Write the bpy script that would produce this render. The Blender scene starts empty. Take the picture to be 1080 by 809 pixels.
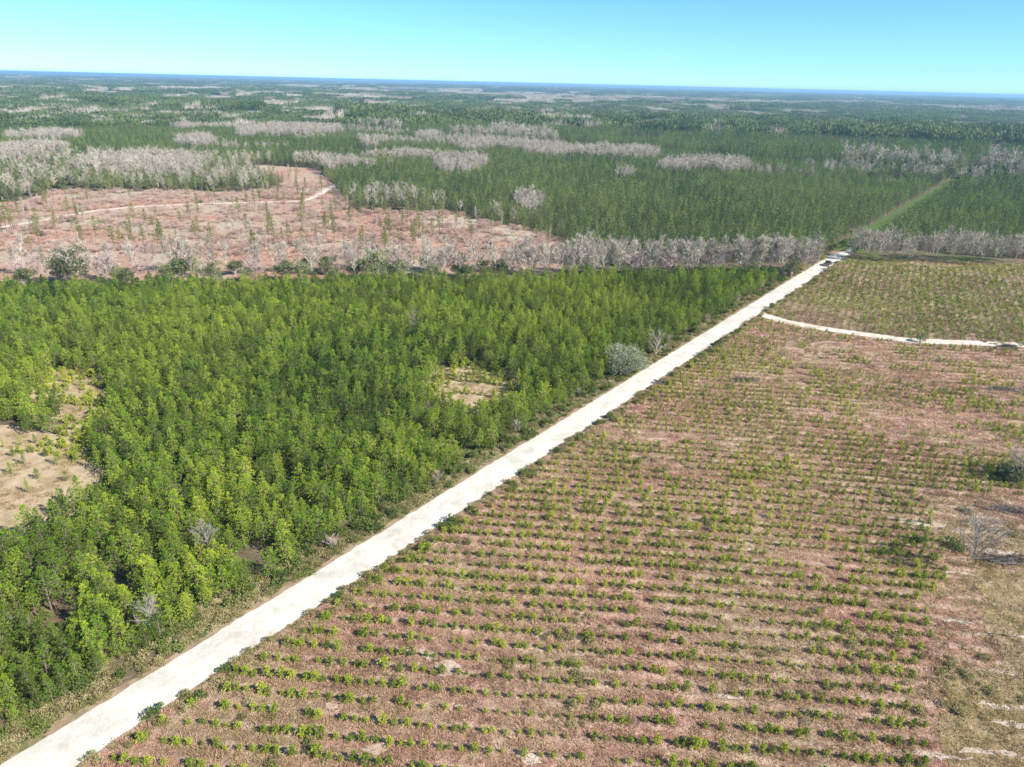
import bpy, math, random
import numpy as np
random.seed(7); NR = np.random.default_rng(7)
sc = bpy.context.scene
COL = sc.collection
PI = math.pi

# ------------------------------------------------------------------ survey
FOC, H = 750.0, 62.0
ROLL = math.atan((101 - 75.5) / 1080); PITCH = math.atan(317 / FOC)
sr, cr, sp, cp = math.sin(ROLL), math.cos(ROLL), math.sin(PITCH), math.cos(PITCH)
Fv = np.array((0, cp, -sp)); Up = np.array((0, sp, cp)); Xv = np.array((1.0, 0, 0))
Rv = cr * Xv + sr * Up; Uv = -sr * Xv + cr * Up
def g(px, py, h=0.0):
    """ground point (metres) where the photo point lies, at height h"""
    d = Rv * (px - 540) + Uv * (404.5 - py) + Fv * FOC
    t = (h - H) / d[2]
    return (float(d[0] * t), float(d[1] * t))
def proj(x, y, z=0.0):
    x = np.asarray(x, float); y = np.asarray(y, float)
    q = np.stack([x, y, np.zeros_like(x) + z - H], -1)
    w = q @ Fv; w = np.where(w < 1e-3, 1e-3, w)
    return 540 + FOC * (q @ Rv) / w, 404.5 - FOC * (q @ Uv) / w
def inpoly(px, py, poly):
    r = np.zeros(np.shape(px), bool); n = len(poly)
    for i in range(n):
        x1, y1 = poly[i]; x2, y2 = poly[(i + 1) % n]
        if y1 == y2: continue
        c = ((y1 > py) != (y2 > py)) & (px < (x2 - x1) * (py - y1) / (y2 - y1) + x1)
        r ^= c
    return r
def vnoise(x, y, s, seed=0):
    x = np.asarray(x) / s + seed * 17.3; y = np.asarray(y) / s - seed * 9.1
    xi = np.floor(x); yi = np.floor(y); fx = x - xi; fy = y - yi
    fx = fx * fx * (3 - 2 * fx); fy = fy * fy * (3 - 2 * fy)
    def hsh(a, b):
        v = np.sin(a * 127.1 + b * 311.7 + seed * 74.7) * 43758.5453
        return v - np.floor(v)
    return (hsh(xi, yi) * (1 - fx) * (1 - fy) + hsh(xi + 1, yi) * fx * (1 - fy)
            + hsh(xi, yi + 1) * (1 - fx) * fy + hsh(xi + 1, yi + 1) * fx * fy)
def fbm(x, y, s, seed=0):
    return (vnoise(x, y, s, seed) * .5 + vnoise(x, y, s / 2.1, seed + 1) * .3 + vnoise(x, y, s / 4.3, seed + 2) * .2)

AZ = math.radians(36.4)
RD = np.array((math.sin(AZ), math.cos(AZ))); RN = np.array((math.cos(AZ), -math.sin(AZ)))
def uv(x, y): return x * RD[0] + y * RD[1], x * RN[0] + y * RN[1]
def xy(u, v): return u * RD[0] + v * RN[0], u * RD[1] + v * RN[1]
VL, VR = -67.9, -62.3

# ------------------------------------------------------------------ nodes
def mat(name, rough=.9, spec=.15):
    m = bpy.data.materials.new(name); m.use_nodes = True
    nt = m.node_tree; b = nt.nodes['Principled BSDF']
    b.inputs['Roughness'].default_value = rough
    b.inputs['Specular IOR Level'].default_value = spec
    return m, nt, b
def N(nt, t, **k):
    n = nt.nodes.new(t)
    for a, v in k.items(): setattr(n, a, v)
    return n
def noise(nt, vec, scale, detail=4, rough=.6):
    n = N(nt, 'ShaderNodeTexNoise'); n.inputs['Scale'].default_value = scale
    n.inputs['Detail'].default_value = detail; n.inputs['Roughness'].default_value = rough
    nt.links.new(vec, n.inputs['Vector']); return n.outputs['Fac']
def ramp(nt, fac, stops):
    n = N(nt, 'ShaderNodeValToRGB'); e = n.color_ramp.elements
    while len(e) < len(stops): e.new(.5)
    for i, (p, c) in enumerate(stops):
        e[i].position = p; e[i].color = (*c, 1) if len(c) == 3 else c
    nt.links.new(fac, n.inputs['Fac']); return n.outputs['Color']
def mix(nt, fac, a, b, mode='MIX'):
    n = N(nt, 'ShaderNodeMix', data_type='RGBA', blend_type=mode)
    for s, v in ((n.inputs[0], fac), (n.inputs[6], a), (n.inputs[7], b)):
        if hasattr(v, 'links'): nt.links.new(v, s)
        elif isinstance(v, (int, float)): s.default_value = v
        else: s.default_value = (*v, 1)
    return n.outputs[2]
def mth(nt, op, a, b=0.0, c=None):
    n = N(nt, 'ShaderNodeMath', operation=op)
    for i, v in enumerate((a, b) if c is None else (a, b, c)):
        if hasattr(v, 'links'): nt.links.new(v, n.inputs[i])
        else: n.inputs[i].default_value = v
    return n.outputs[0]
def geopos(nt): return N(nt, 'ShaderNodeNewGeometry').outputs['Position']
def bump(nt, b, h, dist, strength=1.0):
    n = N(nt, 'ShaderNodeBump'); n.inputs['Distance'].default_value = dist
    n.inputs['Strength'].default_value = strength
    nt.links.new(h, n.inputs['Height']); nt.links.new(n.outputs[0], b.inputs['Normal'])

def leaf_mat(name, stops, trans=.3, rough=.6, bignoise=None, spec=.25, rw=.55):
    """foliage: colour varies by plant, by clump and a little by place"""
    m, nt, b = mat(name, rough, spec)
    oi = N(nt, 'ShaderNodeObjectInfo'); pos = geopos(nt)
    tc = N(nt, 'ShaderNodeTexCoord').outputs['Object']
    n1 = noise(nt, tc, 1.3, 3)
    n2 = noise(nt, pos, .035, 2)
    f = mth(nt, 'MULTIPLY_ADD', oi.outputs['Random'], rw, mth(nt, 'MULTIPLY_ADD', n1, 1.1, -.32 - (rw - .55) / 2))
    f = mth(nt, 'MULTIPLY_ADD', mth(nt, 'SUBTRACT', n2, .5), .9, f)
    c = ramp(nt, f, stops)
    n3 = noise(nt, pos, .007, 3); c = mix(nt, ramp(nt, n3, [(.38, (0, 0, 0)), (.66, (.45, .45, .45))]), c, stops[-1][1])
    if bignoise:
        c = mix(nt, ramp(nt, noise(nt, pos, bignoise[0], 3), [(.42, (0, 0, 0)), (.6, (1, 1, 1))]), c, bignoise[1])
    nt.links.new(c, b.inputs['Base Color'])
    t = N(nt, 'ShaderNodeBsdfTranslucent'); nt.links.new(c, t.inputs['Color'])
    ms = N(nt, 'ShaderNodeMixShader'); ms.inputs[0].default_value = trans
    nt.links.new(b.outputs[0], ms.inputs[1]); nt.links.new(t.outputs[0], ms.inputs[2])
    nt.links.new(ms.outputs[0], nt.nodes['Material Output'].inputs['Surface'])
    return m
def bark_mat(name, a, b_, scale=6):
    m, nt, b = mat(name, .95, .1)
    oi = N(nt, 'ShaderNodeObjectInfo')
    f = mth(nt, 'MULTIPLY_ADD', noise(nt, geopos(nt), scale, 3), .7, mth(nt, 'MULTIPLY', oi.outputs['Random'], .35))
    nt.links.new(ramp(nt, f, [(.25, a), (.75, b_)]), b.inputs['Base Color'])
    return m
M = {}
M['needles'] = leaf_mat('pine_needles', [(.13, (.020, .055, .009)), (.37, (.078, .175, .017)), (.61, (.205, .335, .024)), (.93, (.46, .53, .05))], .25, rw=.62)
M['needles_far'] = leaf_mat('far_pine_needles', [(.12, (.036, .082, .022)), (.48, (.095, .165, .036)), (.97, (.28, .36, .08))], .28, rw=1.0)
M['seedling'] = leaf_mat('seedling_needles', [(.1, (.14, .22, .02)), (.5, (.34, .43, .03)), (.95, (.62, .62, .09))], .3)
M['bush'] = leaf_mat('bush_leaves', [(.1, (.06, .10, .022)), (.5, (.13, .18, .035)), (.95, (.26, .28, .08))], .28)
M['oak'] = leaf_mat('evergreen_oak_leaves', [(.1, (.08, .10, .04)), (.5, (.17, .20, .08)), (.95, (.32, .34, .17))], .15, .5)
M['greyoak'] = leaf_mat('grey_green_leaves', [(.1, (.12, .14, .065)), (.5, (.22, .245, .14)), (.95, (.38, .40, .27))], .12, .5)
M['yellow'] = leaf_mat('yellow_leaves', [(.1, (.30, .28, .04)), (.9, (.55, .48, .08))], .3)
M['slim'] = leaf_mat('slim_pine_needles', [(.1, (.13, .16, .04)), (.5, (.22, .26, .06)), (.95, (.34, .34, .11))], .3)
M['needles_patch'] = leaf_mat('woodland_canopy', [(.1, (.040, .08, .024)), (.5, (.095, .15, .042)), (.95, (.22, .26, .08))], .28)
M['bark'] = bark_mat('pine_bark', (.10, .075, .055), (.24, .19, .15))
M['greybark'] = bark_mat('pale_grey_bark', (.25, .215, .17), (.60, .53, .44), .35)
M['pinkbark'] = bark_mat('pinkish_twigs', (.30, .22, .20), (.56, .45, .41), .5)
M['drygrass'] = leaf_mat('dry_grass_blades', [(.15, (.12, .058, .042)), (.38, (.34, .180, .128)), (.62, (.55, .335, .240)), (.9, (.78, .58, .43))], .3, .8, (.05, (.45, .32, .19)), .05)
M['olivegrass'] = leaf_mat('olive_grass_blades', [(.15, (.11, .09, .035)), (.38, (.26, .22, .085)), (.62, (.42, .35, .15)), (.9, (.60, .50, .26))], .3, .8, (.04, (.36, .24, .16)), .05)
M['weeds'] = leaf_mat('weedy_leaves', [(.1, (.14, .14, .045)), (.5, (.29, .26, .10)), (.95, (.52, .44, .24))], .25, .8)
M['rust'] = leaf_mat('rusty_brush', [(.1, (.30, .19, .14)), (.6, (.50, .34, .27)), (.95, (.64, .50, .42))], .1, .9)

M['darkwood'] = bark_mat('weathered_dark_wood', (.10, .085, .07), (.26, .22, .19), 4)
M['snag'] = bark_mat('grey_dead_wood', (.15, .13, .11), (.36, .32, .29), 2)
# ------------------------------------------------------------------ mesh kit
class MB:
    def __init__(s): s.v = []; s.f = []; s.m = []
    def face(s, pts, mi=0):
        n = len(s.v); s.v.extend([tuple(p) for p in pts]); s.f.append(tuple(range(n, n + len(pts)))); s.m.append(mi)
    def tube(s, pts, rad, sides=5, mi=0):
        pts = [np.array(p, float) for p in pts]; rings = []
        for i, p in enumerate(pts):
            d = pts[min(i + 1, len(pts) - 1)] - pts[max(i - 1, 0)]; d = d / (np.linalg.norm(d) + 1e-9)
            a = np.cross(d, (0, 0, 1) if abs(d[2]) < .9 else (1, 0, 0)); a /= np.linalg.norm(a); b = np.cross(d, a)
            n = len(s.v); rings.append(n)
            for k in range(sides):
                t = 2 * PI * k / sides
                s.v.append(tuple(p + rad[i] * (a * math.cos(t) + b * math.sin(t))))
        for q in range(len(rings) - 1):
            for k in range(sides):
                k2 = (k + 1) % sides
                s.f.append((rings[q] + k, rings[q] + k2, rings[q + 1] + k2, rings[q + 1] + k)); s.m.append(mi)
        s.f.append(tuple(rings[-1] + k for k in range(sides))); s.m.append(mi)
    def blade(s, p, d, L, w, mi=0, rng=random):
        """leaf or needle spray: a rhombus from p along d"""
        d = np.array(d, float); d /= np.linalg.norm(d) + 1e-9
        r = np.array((rng.gauss(0, 1), rng.gauss(0, 1), rng.gauss(0, 1)))
        a = np.cross(d, r); a /= np.linalg.norm(a) + 1e-9
        p = np.array(p, float)
        s.face((p, p + d * L * .45 + a * w / 2, p + d * L, p + d * L * .45 - a * w / 2), mi)
    def box(s, c, h, mi=0, rot=0.0):
        cx, cy, cz = c; hx, hy, hz = h; n = len(s.v); ca, sa = math.cos(rot), math.sin(rot)
        for dz in (-1, 1):
            for dx, dy in ((-1, -1), (1, -1), (1, 1), (-1, 1)):
                X, Y = dx * hx, dy * hy
                s.v.append((cx + X * ca - Y * sa, cy + X * sa + Y * ca, cz + dz * hz))
        for f in ((3, 2, 1, 0), (4, 5, 6, 7), (0, 1, 5, 4), (1, 2, 6, 5), (2, 3, 7, 6), (3, 0, 4, 7)):
            s.f.append(tuple(n + i for i in f)); s.m.append(mi)
    def mesh(s, name, mats):
        me = bpy.data.meshes.new(name); me.from_pydata(s.v, [], s.f)
        for m in (mats if isinstance(mats, (list, tuple)) else [mats]): me.materials.append(m)
        me.polygons.foreach_set('material_index', s.m); me.update(); return me
def merged(name, meshes, mats):
    """one mesh from several, each keeping its own material slot"""
    v, f, mi = [], [], []
    for k, me in enumerate(meshes):
        n = len(v); v += [tuple(q.co) for q in me.vertices]
        for p in me.polygons: f.append(tuple(n + i for i in p.vertices)); mi.append(k)
    me = bpy.data.meshes.new(name); me.from_pydata(v, [], f)
    for m in mats: me.materials.append(m)
    me.polygons.foreach_set('material_index', mi); me.update(); return me
def link(name, data, parent=None, loc=None):
    o = bpy.data.objects.new(name, data); COL.objects.link(o)
    if parent: o.parent = parent
    if loc is not None: o.location = loc
    return o
def tag(o, label=None, cat=None, group=None, kind=None):
    for k, v in (('label', label), ('category', cat), ('group', group), ('kind', kind)):
        if v: o[k] = v
    return o

# ------------------------------------------------------------------ plants
def unit(az, el): return np.array((math.cos(az) * math.cos(el), math.sin(az) * math.cos(el), math.sin(el)))
def pine(seed, Ht, R, base, nbr, ntuft, nb, L, w, sharp=2.0, gap=.0):
    rng = random.Random(seed); T = MB(); C = MB()
    lean = np.array((rng.uniform(-.3, .3), rng.uniform(-.3, .3), 0))
    def axis(z): return lean * (z / Ht) ** 2 + np.array((0, 0, z))
    T.tube([axis(z) for z in np.linspace(-.15, Ht * .95, 6)], [.13, .12, .1, .075, .05, .02], 6)
    az = rng.random() * 6.28; ph = rng.random() * 6.28
    for i in range(nbr):
        t = (i + .5) / nbr; z = base + (Ht - base) * t
        prof = (1 - t ** sharp) * (.72 + .28 * min(1, t * 4)) + .06
        az += 2.4 + rng.uniform(-.5, .5)
        r = R * prof * rng.uniform(.6, 1.18) * (1 + .18 * math.sin(2 * az + ph))
        if rng.random() < gap: continue
        el = rng.uniform(.15, .5) + t * .35
        d = unit(az, el); p0 = axis(z)
        p1 = p0 + d * r
        if r > .5: T.tube([p0, p0 + (p1 - p0) * .5, p1 * 1], [.035, .022, .008], 3)
        k = max(1, int(ntuft * (.4 + .6 * r / R)))
        for q in range(k):
            u = .3 + .75 * (q + rng.random()) / k
            side = np.array((rng.gauss(0, .17), rng.gauss(0, .17), rng.gauss(0, .13))) * (.4 + r * .6)
            c = p0 + (p1 - p0) * u + side
            for _ in range(nb):
                dd = d * .55 + np.array((rng.gauss(0, .6), rng.gauss(0, .6), rng.gauss(.25, .5)))
                C.blade(c, dd, L * rng.uniform(.7, 1.3), w * rng.uniform(.7, 1.3), 0, rng)
    top = axis(Ht * .97)
    for _ in range(nb * 3): C.blade(top, (rng.gauss(0, .5), rng.gauss(0, .5), 1), L * 1.2, w, 0, rng)
    return T, C
def bare(seed, Ht, R, nl, nt_, tw, base=.25, upright=.75):
    rng = random.Random(seed); T = MB(); C = MB()
    lean = np.array((rng.uniform(-.6, .6), rng.uniform(-.6, .6), 0))
    def axis(z): return lean * (z / Ht) ** 1.5 + np.array((0, 0, z))
    T.tube([axis(z) for z in np.linspace(-.2, Ht * .9, 6)], [.2, .16, .13, .1, .06, .03], 6)
    az = rng.random() * 6
    for i in range(nl):
        t = (i + rng.random()) / nl; z = Ht * (base + (1 - base) * .85 * t); az += 2.4 + rng.uniform(-.4, .4)
        prof = math.sin(PI * min(1, .18 + t * .8)) ** .6
        r = R * prof * rng.uniform(.65, 1.15)
        el = upright * rng.uniform(.6, 1.3)
        d = unit(az, el); p0 = axis(z); ln = r / max(.35, math.cos(el)); ln = min(ln, Ht * 1.04 - z + .4)
        p1 = p0 + d * ln; mid = p0 + d * ln * .5 + np.array((0, 0, ln * .05))
        T.tube([p0, mid, p1], [.06, .04, .015], 4)
        for q in range(5):
            u = .3 + .7 * (q + rng.random()) / 5; s0 = p0 + (p1 - p0) * u
            dd = d + np.array((rng.gauss(0, .6), rng.gauss(0, .6), rng.uniform(.1, .7))); dd /= np.linalg.norm(dd)
            l2 = ln * rng.uniform(.2, .42); s1 = s0 + dd * l2
            C.tube([s0, s1], [.022, .008], 3)
            for _ in range(nt_):
                c = s0 + (s1 - s0) * rng.random()
                C.blade(c, dd + np.array((rng.gauss(0, .6), rng.gauss(0, .6), rng.gauss(.25, .4))), rng.uniform(.5, 1.3), tw, 0, rng)
    return T, C
def leafy(seed, Ht, R, nlobes, nleaf, L, w, trunk=.3, flat=.8):
    """broad-leaved crown: uneven lobes of leaf clusters over limbs"""
    rng = random.Random(seed); T = MB(); C = MB()
    if trunk > .05:
        T.tube([(0, 0, -.15), (.05, 0, Ht * trunk * .6), (.1, .05, Ht * trunk * 1.3)], [.045 * Ht, .035 * Ht, .025 * Ht], 6)
    for i in range(nlobes):
        az = i * 2.4 + rng.uniform(-.4, .4); rr = R * math.sqrt((i + .3) / nlobes) * .72
        hz = Ht * (trunk + (1 - trunk) * rng.uniform(.25, .72) * (1.15 - .45 * rr / R))
        c = np.array((rr * math.cos(az), rr * math.sin(az), hz))
        lr = R * rng.uniform(.22, .5)
        T.tube([(.0, .0, Ht * trunk * .5), tuple(c * .55), tuple(c)], [.018 * Ht, .012 * Ht, .006 * Ht], 4)
        for _ in range(nleaf // nlobes):
            d = np.array((rng.gauss(0, 1), rng.gauss(0, 1), rng.gauss(.25, 1))); d /= np.linalg.norm(d) + 1e-6
            q = lr * rng.uniform(.55, 1.12) * (1 + .2 * math.sin(d[0] * 5 + i) * math.cos(d[1] * 6))
            p = c + d * q * np.array((1, 1, flat))
            if p[2] < .03: p[2] = .03
            for _ in range(2):
                C.blade(p, d * .7 + np.array((rng.gauss(0, .7), rng.gauss(0, .7), rng.gauss(.2, .6))), L * rng.uniform(.6, 1.3), w * rng.uniform(.7, 1.2), 0, rng)
    return T, C
def tuft(seed, n, h, spread, w):
    rng = random.Random(seed); C = MB()
    for _ in range(n):
        a = rng.random() * 6.28; r = spread * math.sqrt(rng.random())
        p = (r * math.cos(a), r * math.sin(a), -.02)
        C.blade(p, (rng.gauss(0, .4) + math.cos(a) * .35, rng.gauss(0, .4) + math.sin(a) * .35, 1), h * rng.uniform(.5, 1.2), w, 0, rng)
    return C

VAR = {}
def variants(kind, builders, m_trunk, m_crown):
    out = []
    for i, (T, C) in enumerate(builders):
        t = T.mesh(kind + '_trunk', m_trunk); c = C.mesh(kind + '_crown', m_crown)
        out.append((t, c, merged(kind, [t, c], [m_trunk, m_crown])))
    VAR[kind] = out
variants('pine_tree', [pine(10 + i, (6.0, 5.2, 6.6, 4.9, 5.8, 5.3, 6.2, 4.4)[i], (1.4, 1.6, 1.3, 1.5, 1.7, 1.35, 1.5, 1.45)[i], (1.0, .8, 1.2, .5, 1.0, .9, 1.1, .4)[i], 46, 6, 13, .25, .055, (2.0, 2.6, 1.8, 3.0, 2.3, 2.0, 2.4, 2.8)[i], .14) for i in range(8)], M['bark'], M['needles'])
variants('mid_pine', [pine(40 + i, 7.2 + i * .6, 1.4, 1.6, 32, 3, 4, .52, .16, 1.6 + .15 * i, .1) for i in range(5)], M['bark'], M['needles_far'])
variants('slim_pine', [pine(60 + i, 9 + i, 1.6, 3.6 + .4 * i, 34, 5, 6, .5, .14, 2.2, .15) for i in range(4)], M['bark'], M['slim'])
variants('pine_seedling', [pine(80 + i, 1.5, .68, .05, 20, 4, 8, .27, .085, (2.0, 2.6, 2.3, 3.0)[i], .0) for i in range(4)], M['bark'], M['seedling'])
variants('bare_tree', [bare(100 + i, 11 + 1.2 * (i % 3), (2.0, 1.6, 2.5, 1.9, 1.5, 2.2)[i], 16, 9, .07, (.25, .35, .2, .3, .4, .25)[i], (.95, 1.15, .85, 1.05, 1.2, .95)[i]) for i in range(6)], M['greybark'], M['greybark'])
variants('bare_pink', [bare(120 + i, 7 + 1.2 * i, 2.8, 14, 10, .075, .12, .75) for i in range(3)], M['pinkbark'], M['pinkbark'])
variants('far_bare', [bare(130 + i, 12, 2.3, 11, 5, .17, .3, 1.05) for i in range(3)], M['greybark'], M['greybark'])
variants('oak', [leafy(140 + i, 8 + i, 4 + .4 * i, 9, 1500, .42, .3, .22) for i in range(3)], M['greybark'], M['oak'])
variants('bush', [leafy(150 + i, 1.7, 1.2, 6, 420, .24, .13, .12) for i in range(4)], M['bark'], M['bush'])
variants('yellow_bush', [leafy(158 + i, 3, 2.2, 7, 500, .35, .22, .1) for i in range(2)], M['bark'], M['yellow'])
variants('undergrowth', [leafy(160 + i, 1.6, 1.3, 5, 200, .3, .16, .1) for i in range(3)], M['bark'], M['bush'])
variants('weed', [leafy(170 + i, .8, .7, 4, 110, .24, .09, .04) for i in range(3)], M['bark'], M['weeds'])
variants('brush', [bare(175 + i, 2.2, 1.5, 12, 5, .04, .02, .6) for i in range(3)], M['rust'], M['rust'])
tufts = []
for i in range(5):
    tufts.append(tuft(180 + i, 34, (.5, .7, .42, .6, .35)[i], (.5, .45, .65, .6, .8)[i], .055).mesh('dry_grass', M['drygrass']))

olive = []
for me in tufts:
    q = me.copy(); q.materials.clear(); q.materials.append(M['olivegrass']); olive.append(q)

def patch(seed, size, n, kind):
    """a stand of n trees far away, merged: real crowns, few faces"""
    rng = random.Random(seed); C = MB(); k = int(math.sqrt(n)); s = size / k
    for i in range(k):
        for j in range(k):
            x = (i + rng.uniform(.1, .9)) * s - size / 2; y = (j + rng.uniform(.1, .9)) * s - size / 2
            hh = rng.uniform(8, 13); R = s * .5
            if kind == 'pine':
                for _ in range(11):
                    t = rng.random() ** .7; a = rng.random() * 6.28; r = R * (1 - t ** 2) * 1.1 + .2
                    z = hh * (.35 + .62 * t)
                    C.blade((x + r * math.cos(a) * .6, y + r * math.sin(a) * .6, z), (math.cos(a), math.sin(a), rng.uniform(.1, 1.4)), R * 1.5, R * .75, 0, rng)
                C.blade((x, y, hh * .75), (0, 0, 1), hh * .28, R * .8, 0, rng)
            else:
                for _ in range(16):
                    a = rng.random() * 6.28; r = R * rng.random()
                    C.blade((x + r * math.cos(a), y + r * math.sin(a), hh * rng.uniform(.1, .6)), (math.cos(a) * .3, math.sin(a) * .3, 1), hh * .5, R * .22, 0, rng)
    return C.mesh('woodland_patch', M['needles_patch'] if kind == 'pine' else M['greybark'])
patches = [patch(200 + i, 30, 81, 'pine') for i in range(4)] + [patch(210 + i, 30, 49, 'bare') for i in range(3)]

# ------------------------------------------------------------------ scatter
def kit(name, meshes):
    c = bpy.data.collections.new(name)
    for i, me in enumerate(meshes):
        o = bpy.data.objects.new('%s_kit_%02d' % (name, i), me); c.objects.link(o)
    return c
def scatter(name, coll, P, idx, rz, scl, z=None, tilt=None):
    n = len(P)
    if z is None: z = np.zeros(n)
    me = bpy.data.meshes.new(name); me.vertices.add(n)
    me.vertices.foreach_set('co', np.column_stack([P[:, 0], P[:, 1], z]).astype('f').ravel())
    for nm, ty, arr in (('pick', 'INT', idx.astype('i')), ('turn', 'FLOAT_VECTOR', np.column_stack([np.zeros(n) if tilt is None else tilt, np.zeros(n), rz])), ('size', 'FLOAT_VECTOR', scl)):
        a = me.attributes.new(nm, ty, 'POINT')
        a.data.foreach_set('value' if ty == 'INT' else 'vector', arr.astype('i' if ty == 'INT' else 'f').ravel())
    o = link(name, me)
    ng = bpy.data.node_groups.new(name + '_nodes', 'GeometryNodeTree')
    ng.interface.new_socket('Geometry', in_out='INPUT', socket_type='NodeSocketGeometry')
    ng.interface.new_socket('Geometry', in_out='OUTPUT', socket_type='NodeSocketGeometry')
    L = ng.links; gi = ng.nodes.new('NodeGroupInput'); go = ng.nodes.new('NodeGroupOutput')
    ip = ng.nodes.new('GeometryNodeInstanceOnPoints'); ci = ng.nodes.new('GeometryNodeCollectionInfo')
    ci.inputs['Collection'].default_value = coll; ci.inputs['Separate Children'].default_value = True
    ci.inputs['Reset Children'].default_value = True
    def attr(nm, ty):
        a = ng.nodes.new('GeometryNodeInputNamedAttribute'); a.data_type = ty; a.inputs['Name'].default_value = nm
        return a.outputs['Attribute']
    L.new(gi.outputs[0], ip.inputs['Points']); L.new(ci.outputs[0], ip.inputs['Instance'])
    ip.inputs['Pick Instance'].default_value = True
    L.new(attr('pick', 'INT'), ip.inputs['Instance Index'])
    e = ng.nodes.new('FunctionNodeEulerToRotation'); L.new(attr('turn', 'FLOAT_VECTOR'), e.inputs[0])
    L.new(e.outputs[0], ip.inputs['Rotation']); L.new(attr('size', 'FLOAT_VECTOR'), ip.inputs['Scale'])
    L.new(ip.outputs[0], go.inputs[0])
    md = o.modifiers.new('scatter', 'NODES'); md.node_group = ng
    return o
def scl(n, lo, hi, zlo=.9, zhi=1.1):
    s = NR.uniform(lo, hi, n); return np.column_stack([s, s, s * NR.uniform(zlo, zhi, n)])

def plant(kind, v, name, x, y, s, rz, label, cat, group=None, sz=1.0, parts=('trunk', 'crown')):
    t, c, _ = VAR[kind][v]
    e = link(name, None, None, (x, y, 0)); e.rotation_euler = (0, 0, rz); e.scale = (s, s, s * sz); e.empty_display_size = .3
    tag(e, label, cat, group)
    link(parts[0], t, e); link(parts[1], c, e)
    return e
ONES = ['', 'first', 'second', 'third', 'fourth', 'fifth', 'sixth', 'seventh', 'eighth', 'ninth', 'tenth', 'eleventh', 'twelfth', 'thirteenth', 'fourteenth', 'fifteenth', 'sixteenth', 'seventeenth', 'eighteenth', 'nineteenth']
TENS = ['', '', 'twenty', 'thirty', 'forty', 'fifty', 'sixty', 'seventy', 'eighty', 'ninety']
def nth(n):
    if n < 20: return ONES[n]
    if n < 100:
        t, o = divmod(n, 10)
        return (TENS[t][:-1] + 'ieth') if o == 0 else TENS[t] + '-' + ONES[o]
    h, r = divmod(n, 100)
    w = {1: 'hundred', 2: 'two-hundred', 3: 'three-hundred'}[h]
    return w + ('th' if r == 0 else '-' + nth(r))
def inframe(x, y, z=0.0, m=0):
    a, b = proj(x, y, z); return (a > -m) & (a < 1080 + m) & (b > -m) & (b < 809 + m)

# ------------------------------------------------------------------ land cover
CLEAR_A = [g(*p) for p in ((30, 412), (44, 394), (70, 388), (98, 396), (124, 418), (120, 442), (98, 462), (108, 498), (104, 528), (72, 550), (20, 568), (-90, 575), (-110, 450), (-20, 444), (34, 452), (66, 450), (56, 438), (36, 430))]
CLEAR_B = [g(*p) for p in ((448, 422), (456, 396), (480, 385), (508, 384), (548, 397), (556, 424), (530, 440), (490, 441), (462, 434))]
HOLES = [(*g(462, 476), 3.2), (*g(492, 481), 2.6), (*g(548, 372), 3.0), (*g(60, 664), 3.0), (*g(268, 592), 3.2), (*g(84, 600), 2.6), (*g(190, 520), 2.2), (*g(440, 352), 3.0)]
def far_edge_y(x): # line where the near plantation ends
    a = g(-100, 287, 7); b = g(830, 273, 7); return a[1] + (np.asarray(x) - a[0]) * (b[1] - a[1]) / (b[0] - a[0])
CUT = [g(*p) for p in ((-300, 275), (-300, 226), (-40, 216), (20, 212), (60, 201), (262, 203), (300, 196), (262, 184), (270, 174), (335, 178), (352, 196), (372, 222), (470, 224), (560, 243), (592, 252), (600, 300), (-300, 320))]
FIELD_FAR = [g(*p) for p in ((868, 290), (900, 272), (1000, 279), (1300, 290))]

# ------------------------------------------------------------------ ground materials
def ground_mat():
    m, nt, b = mat('woodland_ground'); p = geopos(nt)
    a = ramp(nt, noise(nt, p, .3, 6, .7), [(.3, (.075, .060, .032)), (.5, (.15, .11, .07)), (.72, (.26, .18, .13))])
    c = ramp(nt, noise(nt, p, .9, 4), [(.35, (.05, .07, .02)), (.6, (.11, .13, .04))])
    near = mix(nt, ramp(nt, noise(nt, p, .06, 3), [(.45, (0, 0, 0)), (.58, (1, 1, 1))]), a, c)
    far = ramp(nt, noise(nt, p, .0016, 5, .62), [(.36, (.035, .055, .022)), (.5, (.05, .07, .03)), (.56, (.13, .11, .09)), (.64, (.19, .15, .13)), (.7, (.05, .07, .03))])
    sx = N(nt, 'ShaderNodeSeparateXYZ'); nt.links.new(p, sx.inputs[0])
    f = ramp(nt, mth(nt, 'DIVIDE', sx.outputs['Y'], 4000), [(.2, (0, 0, 0)), (.6, (1, 1, 1))])
    nt.links.new(mix(nt, f, near, far), b.inputs['Base Color'])
    bump(nt, b, noise(nt, p, 1.4, 5), .25); return m
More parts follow.
